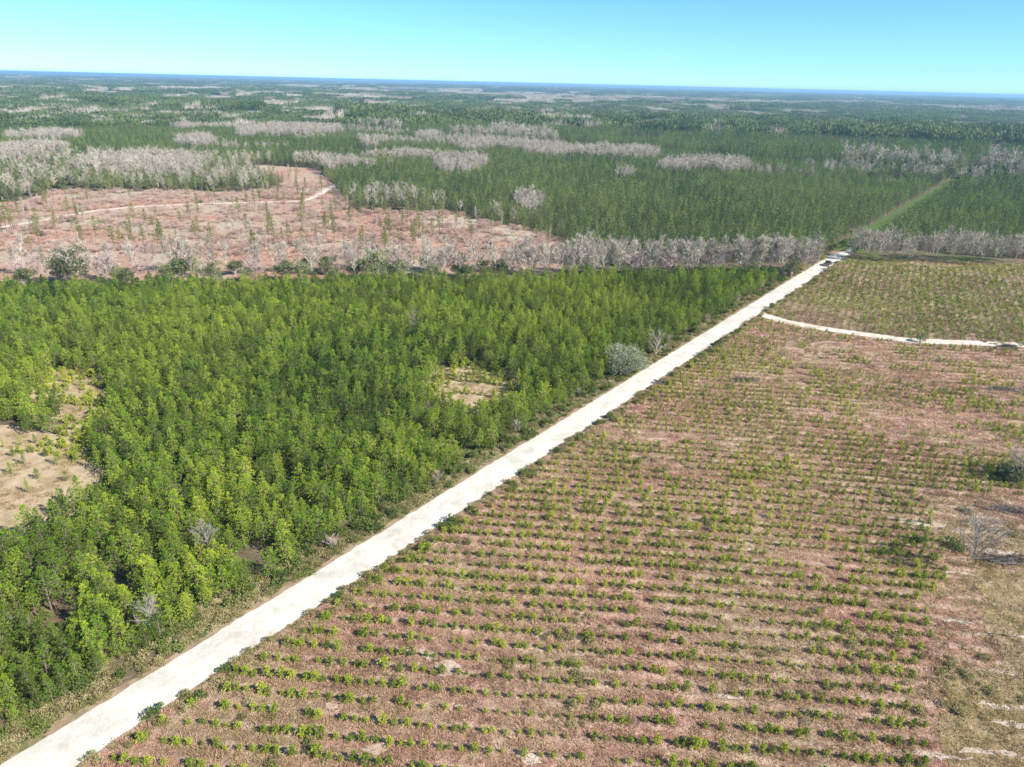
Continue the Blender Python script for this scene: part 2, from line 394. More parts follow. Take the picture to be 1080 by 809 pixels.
def field_mat(name, stops, rowdir, spacing, sandc, wide=.05, sandcut=.68, second=None, rowamt=.5):
    m, nt, b = mat(name); p = geopos(nt)
    base = ramp(nt, noise(nt, p, .55, 7, .72), stops)
    if second: base = mix(nt, ramp(nt, noise(nt, p, wide, 3, .6), [(.42, (0, 0, 0)), (.6, (1, 1, 1))]), base, ramp(nt, noise(nt, p, .8, 6, .7), second))
    sx = N(nt, 'ShaderNodeSeparateXYZ'); nt.links.new(p, sx.inputs[0])
    nx, ny = math.cos(rowdir), math.sin(rowdir)  # row normal
    q = mth(nt, 'MULTIPLY_ADD', sx.outputs['X'], nx, mth(nt, 'MULTIPLY', sx.outputs['Y'], ny))
    q = mth(nt, 'MULTIPLY_ADD', noise(nt, p, .05, 2), 3.0, q); q = mth(nt, 'MULTIPLY_ADD', noise(nt, p, .5, 3), 1.2, q)
    w = mth(nt, 'MULTIPLY_ADD', mth(nt, 'SINE', mth(nt, 'MULTIPLY', q, 2 * PI / spacing)), .5, .5)
    w2 = mth(nt, 'MULTIPLY', w, mth(nt, 'MULTIPLY', noise(nt, p, .25, 5, .7), 1.7))
    sandf = ramp(nt, mth(nt, 'MULTIPLY', w2, 1.0), [(.45, (0, 0, 0)), (.85, (rowamt,) * 3)])
    c = mix(nt, sandf, base, (.64, .47, .355))
    s2 = ramp(nt, mth(nt, 'MULTIPLY_ADD', w, .07, noise(nt, p, .16, 6, .75)), [(sandcut, (0, 0, 0)), (sandcut + .05, (1, 1, 1))])
    c = mix(nt, s2, c, sandc)
    nt.links.new(c, b.inputs['Base Color'])
    bump(nt, b, mth(nt, 'ADD', noise(nt, p, 1.6, 6, .7), mth(nt, 'MULTIPLY', w, .5)), .5); return m
def sand_mat(name, lo, hi, tint=None, track=False):
    m, nt, b = mat(name, .95, .05); p = geopos(nt)
    c = ramp(nt, noise(nt, p, .5, 7, .65), [(.3, lo), (.7, hi)])
    if tint: c = mix(nt, ramp(nt, noise(nt, p, .22, 6, .75), [(.48, (0, 0, 0)), (.66, (1, 1, 1))]), c, tint)
    nt.links.new(c, b.inputs['Base Color']); bump(nt, b, noise(nt, p, 3, 5), .05); return m
M['ground'] = ground_mat()
ROWN = math.radians(90 - 5.7)
pink = [(.3, (.085, .042, .030)), (.44, (.30, .160, .115)), (.58, (.49, .290, .215)), (.74, (.70, .50, .40))]
tan = [(.3, (.16, .11, .06)), (.5, (.36, .26, .16)), (.7, (.56, .43, .28))]
M['field'] = field_mat('dry_grass_field', pink, ROWN, 2.4, (.62, .56, .50), .045, .70, tan)
M['field2'] = field_mat('olive_grass_field', [(.3, (.12, .11, .04)), (.5, (.24, .21, .09)), (.72, (.38, .31, .17))], math.radians(-28), 2.2, (.5, .4, .3), .03, .72, [(.3, (.17, .10, .07)), (.5, (.28, .18, .12)), (.7, (.42, .3, .22))], .2)
M['cut'] = field_mat('cleared_red_ground', [(.3, (.17, .085, .055)), (.45, (.36, .185, .125)), (.6, (.50, .29, .205)), (.75, (.58, .41, .31))], math.radians(80), 9, (.62, .48, .38), .02, .66, [(.3, (.22, .18, .11)), (.5, (.42, .34, .25)), (.7, (.58, .48, .38))], .12)
M['strip'] = field_mat('yellow_grass_strip', [(.3, (.16, .11, .045)), (.5, (.33, .24, .11)), (.7, (.50, .38, .22))], ROWN, 5.5, (.65, .58, .48), .06, .70, tan, .15)
M['sandA'] = sand_mat('clearing_sand', (.33, .245, .15), (.52, .40, .27), (.25, .19, .10))
M['road'] = sand_mat('white_road_sand', (.52, .485, .415), (.66, .625, .55), (.45, .41, .34))
M['track'] = sand_mat('track_sand', (.50, .44, .36), (.68, .62, .53), (.38, .30, .2))
M['verge'] = sand_mat('verge_soil', (.20, .14, .09), (.40, .29, .20), (.14, .14, .05))
M['farfield'] = sand_mat('far_bare_soil', (.34, .26, .20), (.48, .38, .30), (.20, .18, .1))
M['whitesand'] = sand_mat('bare_white_sand', (.42, .34, .27), (.60, .52, .44), (.38, .25, .18))
M['rowgrass'] = sand_mat('mown_grass', (.065, .105, .028), (.11, .155, .045), (.11, .12, .05))

def trackdist(x, y):
    r = np.full(np.shape(x), 1e9)
    for a, b in zip(trk, trk[1:]):
        for t in np.linspace(0, 1, 12): r = np.minimum(r, np.hypot(x - a[0] - (b[0] - a[0]) * t, y - a[1] - (b[1] - a[1]) * t))
    return r
def sheet(name, poly, z, m, jit=0.0, step=4.0, js=3.0, seed=1):
    """flat land-cover sheet with a wandering edge"""
    pts = []
    for i in range(len(poly)):
        a = np.array(poly[i]); b = np.array(poly[(i + 1) % len(poly)]); n = max(1, int(np.linalg.norm(b - a) / step))
        for k in range(n): pts.append(a + (b - a) * k / n)
    pts = np.array(pts)
    if jit:
        pts = pts + jit * 2 * (np.column_stack([vnoise(pts[:, 0], pts[:, 1], js, seed), vnoise(pts[:, 0], pts[:, 1], js, seed + 5)]) - .5)
    import mathutils
    tri = mathutils.geometry.tessellate_polygon([[mathutils.Vector((p[0], p[1], 0)) for p in pts]])
    me = bpy.data.meshes.new(name); me.from_pydata([(p[0], p[1], z) for p in pts], [], [tuple(t) for t in tri])
    me.update()
    if me.polygons and sum(p.normal.z * p.area for p in me.polygons) < 0: me.flip_normals()
    me.materials.append(m); return link(name, me)
def strip(name, pts, hw, z, m, step=1.2, jit=.25, seed=3, crown=0.0):
    P = [np.array(p, float) for p in pts]; out = []
    for i in range(len(P) - 1):
        n = max(1, int(np.linalg.norm(P[i + 1] - P[i]) / step))
        for k in range(n): out.append(P[i] + (P[i + 1] - P[i]) * k / n)
    out.append(P[-1]); out = np.array(out)
    sm = out.copy()
    for _ in range(8): sm[1:-1] = (sm[:-2] + sm[1:-1] * 2 + sm[2:]) / 4
    d = np.gradient(sm, axis=0); d /= np.linalg.norm(d, axis=1)[:, None]; nn = np.column_stack([d[:, 1], -d[:, 0]])
    h = np.array(hw) if np.ndim(hw) else np.full(len(sm), hw)
    if len(h) != len(sm): h = np.interp(np.linspace(0, 1, len(sm)), np.linspace(0, 1, len(h)), h)
    eL = h + jit * 2 * (fbm(sm[:, 0], sm[:, 1], 5, seed) + .6 * vnoise(sm[:, 0], sm[:, 1], .8, seed) - .8); eR = h + jit * 2 * (fbm(sm[:, 0], sm[:, 1], 5, seed + 4) + .6 * vnoise(sm[:, 0], sm[:, 1], .8, seed + 2) - .8)
    mb = MB(); cols = (-1, -.55, 0, .55, 1)
    for i in range(len(sm)):
        for c in cols:
            q = sm[i] + nn[i] * c * (eR[i] if c > 0 else eL[i]); mb.v.append((q[0], q[1], z + crown * (1 - c * c)))
    for i in range(len(sm) - 1):
        for k in range(4):
            a = i * 5 + k; mb.f.append((a, a + 1, a + 6, a + 5)); mb.m.append(0)
    return link(name, mb.mesh(name, m))

# ground: one sheet to the horizon
mb = MB(); xs = [-30000, -8000, -2000, -400, 0, 400, 2000, 8000, 30000]; ys = [-600, 0, 400, 1500, 5000, 12000, 31000]
for j in ys:
    for i in xs: mb.v.append((i, j, 0))
for j in range(len(ys) - 1):
    for i in range(len(xs) - 1):
        a = j * len(xs) + i; mb.f.append((a, a + 1, a + 1 + len(xs), a + len(xs))); mb.m.append(0)
tag(link('ground', mb.mesh('ground', M['ground'])), kind='structure')

far_r = g(905, 262); jy = g(806, 332)
trk = [xy(uv(*jy)[0], VR - .5), g(812, 335), g(828, 339.5), g(860, 345.5), g(900, 351.5), g(960, 359.5), g(1073, 364), g(1200, 372)]
u0, u1 = -40, uv(*g(893, 268))[0]
lowfield = [xy(u0, VR + .3), xy(uv(*jy)[0], VR + .3)] + [(p[0], p[1] + .5) for p in trk[1:-1]] + [(240, 175), (240, -40), (-60, -40)]
upfield = [(p[0], p[1] - .5) for p in trk[1:-1]] + [(240, 175), (240, 262)] + [g(1080, 278.5), g(1000, 275.5), g(905, 271), xy(u1 - 4, VR + .3), xy(uv(*jy)[0], VR + .3)]
tag(sheet('planted_field', lowfield, .02, M['field']), kind='structure')
tag(sheet('grass_field', upfield, .035, M['field2']), kind='structure')
tag(sheet('grass_strip', [g(1030, 600), g(1400, 590), g(1400, 850), g(1010, 850), g(1012, 760), g(1035, 690)], .05, M['strip'], 3.5, 1, 4), kind='structure')
tag(sheet('cleared_ground', CUT, .03, M['cut'], 2.5, 5, 12), kind='structure')
tag(sheet('sandy_clearing', CLEAR_A, .03, M['sandA'], 2.2, 1, 3), kind='structure')
tag(sheet('sandy_clearing', CLEAR_B, .03, M['sandA'], 2.2, 1, 3), kind='structure')
tag(strip('road_verge', [xy(u0, (VL + VR) / 2 - .3), xy(u1 + 3, (VL + VR) / 2 - .3)], 3.6, .06, M['verge'], 1.0, .8, 9), kind='structure')
tag(strip('sand_road', [xy(u0, (VL + VR) / 2), xy(u1 - 6, (VL + VR) / 2), xy(u1 + 4, (VL + VR) / 2 + .8), xy(u1 + 16, (VL + VR) / 2 + .5), xy(u1 + 26, (VL + VR) / 2)], [2.8] * 88 + [2.5, 2.1, 1.7, 1.3, 1.0, .8, .6, .5, .4], .08, M['road'], .5, .18, 5, .06), kind='structure')
tag(strip('sand_track', trk, 2.0, .10, M['track'], 1.0, .3, 8), kind='structure')
tag(strip('clearcut_track', [g(-60, 250), g(0, 240), g(45, 232.5), g(95, 223), g(150, 217.5), g(250, 214), g(322, 212), g(335, 206), g(356, 194)], 1.8, .07, M['track'], 2, .5, 2), kind='structure')
rows_ = [xy(uv(*g(886, 264))[0], (VL + VR) / 2), xy(640, (VL + VR) / 2 + 1), xy(760, (VL + VR) / 2)]
tag(strip('grass_lane', rows_, 6.5, .05, M['rowgrass'], 4, .8, 2), kind='structure')
tag(strip('grass_lane', [xy(760, (VL + VR) / 2), xy(1500, (VL + VR) / 2)], 5, .05, M['rowgrass'], 8, 2, 6), kind='structure')
tag(strip('far_track', [g(925, 175.5), g(1000, 181), g(1100, 187.5), g(1250, 196)], 4.0, .06, M['farfield'], 8, 1, 4), kind='structure')
FARP = [[(85, 124.5 + 33), ]]
for (cx, cy, w, h) in ((125, 97.5, 56, 2.6), (430, 95.6, 76, 1.4), (560, 97.6, 112, 1.0), (457, 118, 60, 2.4), (565, 121, 70, 3.4), (610, 124.5, 120, 3.2), (232, 102.5, 56, 3), (935, 191, 66, 4), (877, 137, 26, 2.6), (772, 118, 90, 2.4), (520, 97, 40, 1), (720, 107, 40, 1.6), (900, 118, 70, 1.6), (672, 150, 70, 3.5), (1030, 131, 120, 2.0), (380, 112, 60, 2)):
    pl = [g(cx + w / 2 * math.cos(a), cy + w * .012 * math.cos(a) + 1.0 + (h / 2 + 1.0) * math.sin(a) * (1 + .25 * math.sin(3 * a + cx))) for a in np.linspace(0, 2 * PI, 22)[:-1]]
    tag(sheet('bare_field', pl, .09 if cy > 115 else .3, M['farfield']), kind='structure')
OPEN = [(125, 97.5, 56, 2.6), (430, 95.6, 76, 1.4), (560, 97.6, 112, 1.0), (457, 118, 60, 2.4), (565, 121, 70, 3.4), (610, 124.5, 120, 3.2), (232, 102.5, 56, 3), (935, 191, 66, 4), (877, 137, 26, 2.6), (772, 118, 90, 2.4), (520, 97, 40, 1), (720, 107, 40, 1.6), (900, 118, 70, 1.6), (672, 150, 70, 3.5), (1030, 131, 120, 2.0), (380, 112, 60, 2)]
k = 0
for (px, py, w, d) in ((472, 702, 2.0, .8), (478, 710, 2.2, .9), (452, 693, 1.3, .6), (975, 553, 4.5, .8), (960, 549, 2.5, .5), (1052, 583, 3, 1.0), (1012, 605, 3.2, .35), (1062, 671, 5, .35), (1045, 669, 3, .3), (1052, 709, 3, .3), (1064, 746, 4.5, .5), (1076, 765, 3, .5), (985, 797, 4, .5), (1050, 795, 5, .4), (1010, 656, 2, .3), (395, 790, 1.6, .8), (560, 800, 1.4, .8), (350, 745, 1.0, .6), (770, 735, 2, .4), (720, 560, 2.6, .4), (640, 520, 1.6, .5)):
    cx, cy = g(px, py); k += 1
    w *= .8; d *= .75; pl = [(cx + w * math.cos(a) * (1 + .2 * math.sin(5 * a + k)), cy + d * math.sin(a) * (1 + .3 * math.cos(3 * a + k)) - .1 * w * math.cos(a)) for a in np.linspace(0, 2 * PI, 26)[:-1]]
    tag(sheet('bare_sand', pl, .075, M['whitesand'], .25, .3, .6, k), kind='structure')

# ------------------------------------------------------------------ near plantation
def in_near(x, y):
    u, v = uv(x, y); ok = (v < VL - 2.9) & (y < far_edge_y(x)) & (y > 20)
    jx = x + 5 * (vnoise(x, y, 4, 61) - .5) + 3 * (vnoise(x, y, 1.3, 62) - .5); jy = y + 5 * (vnoise(x, y, 4, 63) - .5) + 3 * (vnoise(x, y, 1.3, 64) - .5)
    ok = ok & ~inpoly(jx, jy, CLEAR_A) & ~inpoly(jx, jy, CLEAR_B)
    for hx, hy, r in HOLES: ok &= (x - hx) ** 2 + (y - hy) ** 2 > r * r
    return ok
RS, IS = 2.0, 1.5    # spacing between and within rows
rowsv = np.arange(0, 205); uu = np.arange(-90, 470)
A, B = np.meshgrid(rowsv, uu, indexing='ij'); A = A.ravel(); B = B.ravel()
U = B * IS + NR.uniform(-.55, .55, A.size) + (A % 2) * .8; V = VL - 3.4 - A * RS - .6 + NR.uniform(-.6, .6, A.size)
V -= 1.2 * vnoise(U, V, 9, 3) * (A == 0)
X, Y = xy(U, V)
px, py = proj(X, Y, 4)
ok = in_near(X, Y) & (px > -320) & (px < 1300) & (py < 1100) & (NR.random(A.size) > .06 + .16 * (vnoise(X, Y, 14, 5) > .74))
X, Y, A, U, V = X[ok], Y[ok], A[ok], U[ok], V[ok]
n = len(X); D = np.hypot(np.hypot(X, Y), H)
vi = NR.integers(0, 8, n); rz = NR.uniform(0, 6.28, n)
s = NR.uniform(.62, 1.04, n) * (1 + .12 * (vnoise(X, Y, 25, 8) - .5)); s *= np.where(A == 0, NR.uniform(.65, 1.0, n), 1)
s *= np.where(NR.random(n) < .10, .68, 1)
vis = inframe(X, Y, 3.5) & inframe(X, Y, 0)
order = np.argsort(np.where(vis, D - 2 * s, 1e9))[:300]
pick = np.zeros(n, bool); pick[order] = True
for a in sorted(set(A[order])):
    ids = [i for i in order if A[i] == a]; ids.sort(key=lambda i: U[i])
    rowname = 'front row along the road' if a == 0 else '%s row back from the road' % nth(int(a) + 1)
    for j, i in enumerate(ids):
        plant('pine_tree', int(vi[i]), 'pine_tree', X[i], Y[i], float(s[i]), rz[i],
              'young green pine, %s from the bottom-left corner in the %s' % (nth(j + 1), rowname), 'pine tree', 'young pines of the near plantation')
r_ = ~pick
coll_pine = kit('plantation', [v[2] for v in VAR['pine_tree']])
tag(scatter('pine_plantation', coll_pine, np.column_stack([X, Y])[r_], vi[r_], rz[r_], np.column_stack([s, s, s])[r_]),
    'dense young green pine plantation filling the ground left of the white road', 'pine plantation', kind='stuff')
nearX, nearY = X, Y
# slender young pines inside the sandy clearing, countable
k = 0
for (ppx, ppy) in ((22, 470), (26, 490), (12, 500), (48, 482), (38, 468), (60, 490), (78, 478), (58, 414), (72, 412), (46, 418), (86, 408), (96, 420), (14, 482), (66, 400), (40, 505), (4, 472), (70, 508), (30, 520), (466, 408), (478, 396), (492, 404), (505, 398), (518, 402), (470, 400)):
    x, y = g(ppx, ppy); k += 1
    where = 'left sandy clearing' if ppx < 200 else 'middle clearing'
    q = k if ppx < 200 else k - 18
    plant('pine_tree', k % 8, 'small_pine', x, y, .32 + .05 * (k % 4), k, 'small stunted pine number %s along the %s, standing on bare sand' % (nth(q), where), 'pine tree', 'small pines in the sandy clearings')

# ------------------------------------------------------------------ seedlings on the right
rd = np.array((math.sin(math.radians(95.7)), math.cos(math.radians(95.7)))); rn = np.array((rd[1] * -1, rd[0]))
EDGE_R = [g(984, 540), g(1000, 600), g(985, 660), g(968, 720), g(985, 830)]
i_, j_ = np.meshgrid(np.arange(0, 92), np.arange(-50, 270), indexing='ij'); i_ = i_.ravel(); j_ = j_.ravel()
a0 = 44.0
S = j_ * 1.3 + NR.normal(0, .22, i_.size); Tt = a0 + i_ * 2.4 + NR.normal(0, .1, i_.size)
Tt = Tt + 1.4 * np.sin(S / 38 + i_ * .04) + .8 * (vnoise(S, Tt, 30, 4) - .5)
X = S * rd[0] + Tt * rn[0]; Y = S * rd[1] + Tt * rn[1]
u, v = uv(X, Y)
ok = (v > VR + 1.6) & inpoly(X, Y, lowfield)
er = np.interp(Y, [p[1] for p in EDGE_R[::-1]], [p[0] for p in EDGE_R[::-1]])
px, py = proj(X, Y)
ok &= ~((X > er) & (py > 520)) & (px < 1350) & (py < 1000)
den = fbm(X, Y, 16, 11) * .7 + vnoise(S, i_ * 40.0, 9, 2) * .5
dist = np.hypot(X, Y)
thr = .39 + .13 * np.clip((dist - 120) / 80, 0, 1) * (vnoise(X, Y, 28, 9) > .4) + .16 * ((px > 830) & (py < 480))
ok &= (trackdist(X, Y) > 2.8) & (den > thr - .05 * np.clip((dist - 90) / 60, 0, 1) * (px < 830)) & (NR.random(X.size) > .06)
X, Y, I, S = X[ok], Y[ok], i_[ok], S[ok]; n = len(X)
vi = NR.integers(0, 4, n); rz = NR.uniform(0, 6.28, n)
s = NR.uniform(.42, .84, n) * (.7 + .5 * vnoise(X, Y, 12, 21))
vis = inframe(X, Y, .5, -4)
D = np.hypot(X, Y)
order = np.argsort(np.where(vis, D - 8 * s, 1e9))[:300]; pick = np.zeros(n, bool); pick[order] = True
for q, a in enumerate(sorted(set(I[order]))):
    ids = [i for i in order if I[i] == a]; ids.sort(key=lambda i: S[i])
    for j, i in enumerate(ids):
        plant('pine_seedling', int(vi[i]), 'pine_seedling', X[i], Y[i], float(s[i]), rz[i],
              'bright green pine seedling, %s from the left in the %s planted row from the bottom' % (nth(j + 1), nth(q + 1)), 'pine seedling', 'planted pine seedlings', 1.0, ('stem', 'needles'))
r_ = ~pick
coll_seed = kit('seedlings', [v_[2] for v_ in VAR['pine_seedling']])
SX = [X[r_]]; SY = [Y[r_]]; SV = [vi[r_]]; SR = [rz[r_]]; SS = [s[r_]]
# upper field: rows run away from the viewer, denser and duller
az2 = math.radians(27); d2 = np.array((math.sin(az2), math.cos(az2))); n2 = np.array((d2[1], -d2[0]))
i2, j2 = np.meshgrid(np.arange(-70, 85), np.arange(0, 350), indexing='ij'); i2 = i2.ravel(); j2 = j2.ravel()
a = i2 * 2.2 + NR.normal(0, .55, i2.size) + 1.5 * vnoise(j2 * 1.0, i2 * .2, 30, 2); b = j2 * 1.0 + NR.normal(0, .3, i2.size)
x2 = a * n2[0] + b * d2[0]; y2 = a * n2[1] + b * d2[1]
ok = inpoly(x2, y2, upfield) & (fbm(x2, y2, 25, 31) > .38) & (uv(x2, y2)[1] > VR + 2) & (trackdist(x2, y2) > 2.8) & (NR.random(x2.size) > .15)
x2, y2 = x2[ok], y2[ok]; n_ = len(x2)
SX.append(x2); SY.append(y2); SV.append(NR.integers(0, 4, n_)); SR.append(NR.uniform(0, 6, n_)); SS.append(NR.uniform(.25, .62, n_))
i3, j3 = np.meshgrid(np.arange(0, 60), np.arange(-110, 20), indexing='ij'); i3 = i3.ravel(); j3 = j3.ravel()
x3 = j3 * 1.3 + NR.normal(0, .4, i3.size); y3 = 95 + i3 * 2.4 - .18 * x3 + NR.normal(0, .35, i3.size)
ok = (inpoly(x3, y3, CLEAR_A) | inpoly(x3, y3, CLEAR_B)) & (fbm(x3, y3, 8, 77) > .40); x3, y3 = x3[ok], y3[ok]; n_ = len(x3)
SX.append(x3); SY.append(y3); SV.append(NR.integers(0, 4, n_)); SR.append(NR.uniform(0, 6, n_)); SS.append(NR.uniform(.35, 1.2, n_))
SX, SY, SV, SR, SS = map(np.concatenate, (SX, SY, SV, SR, SS))
tag(scatter('seedling_rows', coll_seed, np.column_stack([SX, SY]), SV, SR, np.column_stack([SS] * 3)),
    'long rows of small green pine seedlings covering the brown fields right of the road', 'pine seedlings', kind='stuff')

# ------------------------------------------------------------------ dry grass
def rnd_area(nn, x0, x1, y0, y1): return NR.uniform(x0, x1, nn), NR.uniform(y0, y1, nn)
x, y = rnd_area(240000, -60, 215, 30, 290); d = np.hypot(x, y)
u, v = uv(x, y); px, py = proj(x, y)
keep = (v > VR + .3) & (inpoly(x, y, lowfield) | inpoly(x, y, upfield)) & (px > -60) & (px < 1240) & (py < 900) & (NR.random(x.size) < np.clip((95 / d) ** 1.5, .2, 1) * (.35 + .9 * fbm(x, y, 7, 14)))
keep &= trackdist(x, y) > 2.6
x, y, d = x[keep], y[keep], d[keep]; nn = len(x)
ss = NR.uniform(.6, 1.4, nn) * np.clip(d / 100, 1, 1.9) ** .8
tag(scatter('dry_grass', kit('tufts', tufts + olive), np.column_stack([x, y]), NR.integers(0, 5, nn) + 5 * (inpoly(x, y, upfield) | (NR.random(nn) < .12) | ((x > 40) & (y < 95) & (vnoise(x, y, 9, 5) + (x - 48) / 12 > .5))), NR.uniform(0, 6.28, nn), np.column_stack([ss, ss, ss * NR.uniform(.3, .7, nn)])),
    'dry pinkish-brown grass covering the planted fields between the seedlings', 'grass', kind='stuff')
x, y = rnd_area(16000, -130, 10, 85, 165); kk = (inpoly(x, y, CLEAR_A) | inpoly(x, y, CLEAR_B)) & (fbm(x, y, 6, 19) > .42); x, y = x[kk], y[kk]; m_ = len(x)
tag(scatter('clearing_grass', kit('clearing_tufts', olive), np.column_stack([x, y]), NR.integers(0, 5, m_), NR.uniform(0, 6.28, m_), scl(m_, .6, 1.4, .4, .8)),
    'thin dry grass tufts on the sandy clearings among the pines', 'grass', kind='stuff')
print('grass', nn)
# weeds and undergrowth
x, y = rnd_area(110000, -140, 130, 35, 275); u, v = uv(x, y)
vr = (v < VL - .5) & (v > VL - 5.2)
rr = (v > VR + .1) & (v < VR + 2.6) & (NR.random(x.size) < .5)
k1 = vr | rr; xa, ya = x[k1], y[k1]
x, y = rnd_area(40000, -260, 90, 40, 260)
k2 = in_near(x, y) & (NR.random(x.size) < .55 * (vnoise(x, y, 10, 6) > .35)); xb, yb = x[k2], y[k2]
x, y = rnd_area(9000, -60, 160, 40, 250); u, v = uv(x, y)
k3 = (v > VR + 2) & (fbm(x, y, 11, 44) > .60); xc, yc = x[k3], y[k3]
k4 = inpoly(xb, yb, CLEAR_A)
XX = np.concatenate([xa, xb, xc]); YY = np.concatenate([ya, yb, yc]); nn = len(XX)
pk = np.concatenate([np.where(NR.random(len(xa)) < .05, NR.integers(0, 3, len(xa)), NR.integers(3, 6, len(xa))), NR.integers(0, 3, len(xb)), NR.integers(3, 6, len(xc))])
px, py = proj(XX, YY, 0); kk = (px > -200) & (px < 1250) & (py < 1000)
XX, YY, pk = XX[kk], YY[kk], pk[kk]; nn = len(XX)
ug = kit('lowgrowth', [v_[2] for v_ in VAR['undergrowth']] + [v_[2] for v_ in VAR['weed']])
tag(scatter('undergrowth', ug, np.column_stack([XX, YY]), pk, NR.uniform(0, 6.28, nn), scl(nn, .5, 1.15, .6, 1.0)),
    'low weeds and green undergrowth along the road verges and under the pines', 'undergrowth', kind='stuff')
print('under', nn)

# ------------------------------------------------------------------ roadside bushes
k = 0
for i in range(36):
    ppu = uv(*g(*[(300, 672), (790, 338)][0]))[0]
    t = i / 35; uq = 47 + 170 * t ** 1.15 + random.uniform(-1.5, 1.5)
    x, y = xy(uq, VR + random.uniform(.7, 2.0)); k += 1
    plant('bush', k % 4, 'roadside_bush', x, y, random.uniform(.4, .8) * (1.2 if 24 < i < 36 else 1), k,
          'green roadside bush, %s from the bottom along the right edge of the white road' % nth(k), 'bush', 'bushes along the right road edge', random.uniform(.8, 1.2))
k = 0
for i in range(40):
    uq = 40 + 225 * (i / 39) + random.uniform(-2, 2)
    if abs(uq - uv(*g(657, 395))[0]) < 7: continue
    x, y = xy(uq, VL - random.uniform(2.0, 4.2)); k += 1
    kd = 'bare_pink' if i % 4 == 2 else 'bush'
    plant(kd, k % 3, 'verge_shrub', x, y, (.28 + .02 * (k % 5)) if kd == 'bare_pink' else random.uniform(.7, 1.3), k * 1.7,
          '%s, %s from the bottom along the left road verge' % ('leafless pinkish shrub' if kd == 'bare_pink' else 'leafy green shrub', nth(k)), 'shrub', 'shrubs along the left road verge')

# ------------------------------------------------------------------ single plants that stand out
def solo(name, T, C, mt, mc, x, y, label, cat, rz=0, s=1, parts=('trunk', 'crown')):
    e = link(name, None, None, (x, y, 0)); e.rotation_euler = (0, 0, rz); e.scale = (s, s, s); tag(e, label, cat)
    link(parts[0], T.mesh(parts[0], mt), e); link(parts[1], C.mesh(parts[1], mc), e); return e
T, C = leafy(501, 8.0, 5.2, 15, 7500, .30, .15, .12, .85)
x, y = g(660, 396); solo('broadleaf_tree', T, C, M['greybark'], M['greyoak'], x, y, 'large rounded grey-green tree at the pine edge beside the white road', 'tree')
T, C = bare(502, 6.5, 2.6, 14, 8, .05, .1, .9)
x, y = g(691, 378); solo('bare_shrub', T, C, M['greybark'], M['greybark'], x, y, 'pale leafless shrub just right of the large grey-green roadside tree', 'shrub')
T, C = leafy(503, 2.6, 3.6, 9, 1300, .35, .2, .1, .7)
x, y = g(1068, 505); solo('shrub_thicket', T, C, M['greybark'], M['oak'], x, y, 'grey-green shrub thicket at the right edge of the brown field', 'shrub')
T, C = bare(504, 5.5, 3.0, 22, 8, .05, .05, .8)
x, y = g(1073, 508); solo('bare_shrub', T, C, M['greybark'], M['greybark'], x, y, 'pale bare branches rising out of the grey-green thicket at the right', 'shrub')
T, C = bare(505, 9.0, 3.4, 20, 9, .045, .22, .85)
for q_, (ppx, ppy, ht) in enumerate(((160, 672, 5.0), (222, 590, 5.0), (438, 360, 8.0))):
    T2, C2 = bare(520 + q_, ht, 1.5, 12, 6, .04, .3, .95); xa_, ya_ = g(ppx, ppy)
    solo('dead_tree', T2, C2, M['snag'], M['snag'], xa_, ya_, 'grey leafless tree among green pines, %s from the left of such bare trees there' % ('first', 'second', 'third')[q_], 'tree')
x, y = g(1022, 606); solo('dead_tree', T, C, M['snag'], M['snag'], x, y, 'tall dead leafless tree with pale twigs on the right of the field', 'tree')
T, C = leafy(506, 1.3, 1.1, 6, 400, .26, .14, .05, .7)
x, y = g(968, 573); solo('field_bush', T, C, M['bark'], M['bush'], x, y, 'dark green bush beside white sand on the right of the field', 'bush')
T, C = leafy(507, 1.2, 1.7, 8, 500, .26, .14, .05, .6)
x, y = g(1006, 577); solo('field_bush', T, C, M['bark'], M['bush'], x, y, 'wide low green bush left of the tall dead tree', 'bush')
T, C = leafy(508, 3.2, 1.3, 6, 500, .3, .16, .1, .9)
x, y = g(970, 361); solo('field_bush', T, C, M['bark'], M['oak'], x, y, 'dark upright bush standing on the narrow sand track', 'bush')
for i, (du, v_, sc_) in enumerate(sorted(((3, VR + 1.6, 1.6), (7, VR + .6, 1.9), (11, VR - .6, 1.5), (5, VL - 1.5, 1.8), (12, VL + .3, 2.0), (17, VR - 1.5, 1.8), (20, VL + 1.2, 1.6), (0, VL - 2.2, 1.6)))):
    x, y = xy(u1 + du, v_)
    plant('bush', i % 4, 'lane_bush', x, y, sc_, i, 'leafy bush at the far end of the white road, %s nearest of its cluster' % nth(i + 1), 'bush', 'bushes at the far end of the road', 1.2)
for i, (ppx, ppy, lab) in enumerate(((846, 285, 'yellow-green'), (838, 289, 'bright yellow'), (868, 274, 'small yellow'))):
    x, y = g(ppx, ppy); plant('yellow_bush', i % 2, 'yellow_bush', x, y, (1.0, .9, .7)[i], i, '%s bush at the left of the far road end near the dark vehicle' % lab, 'bush')
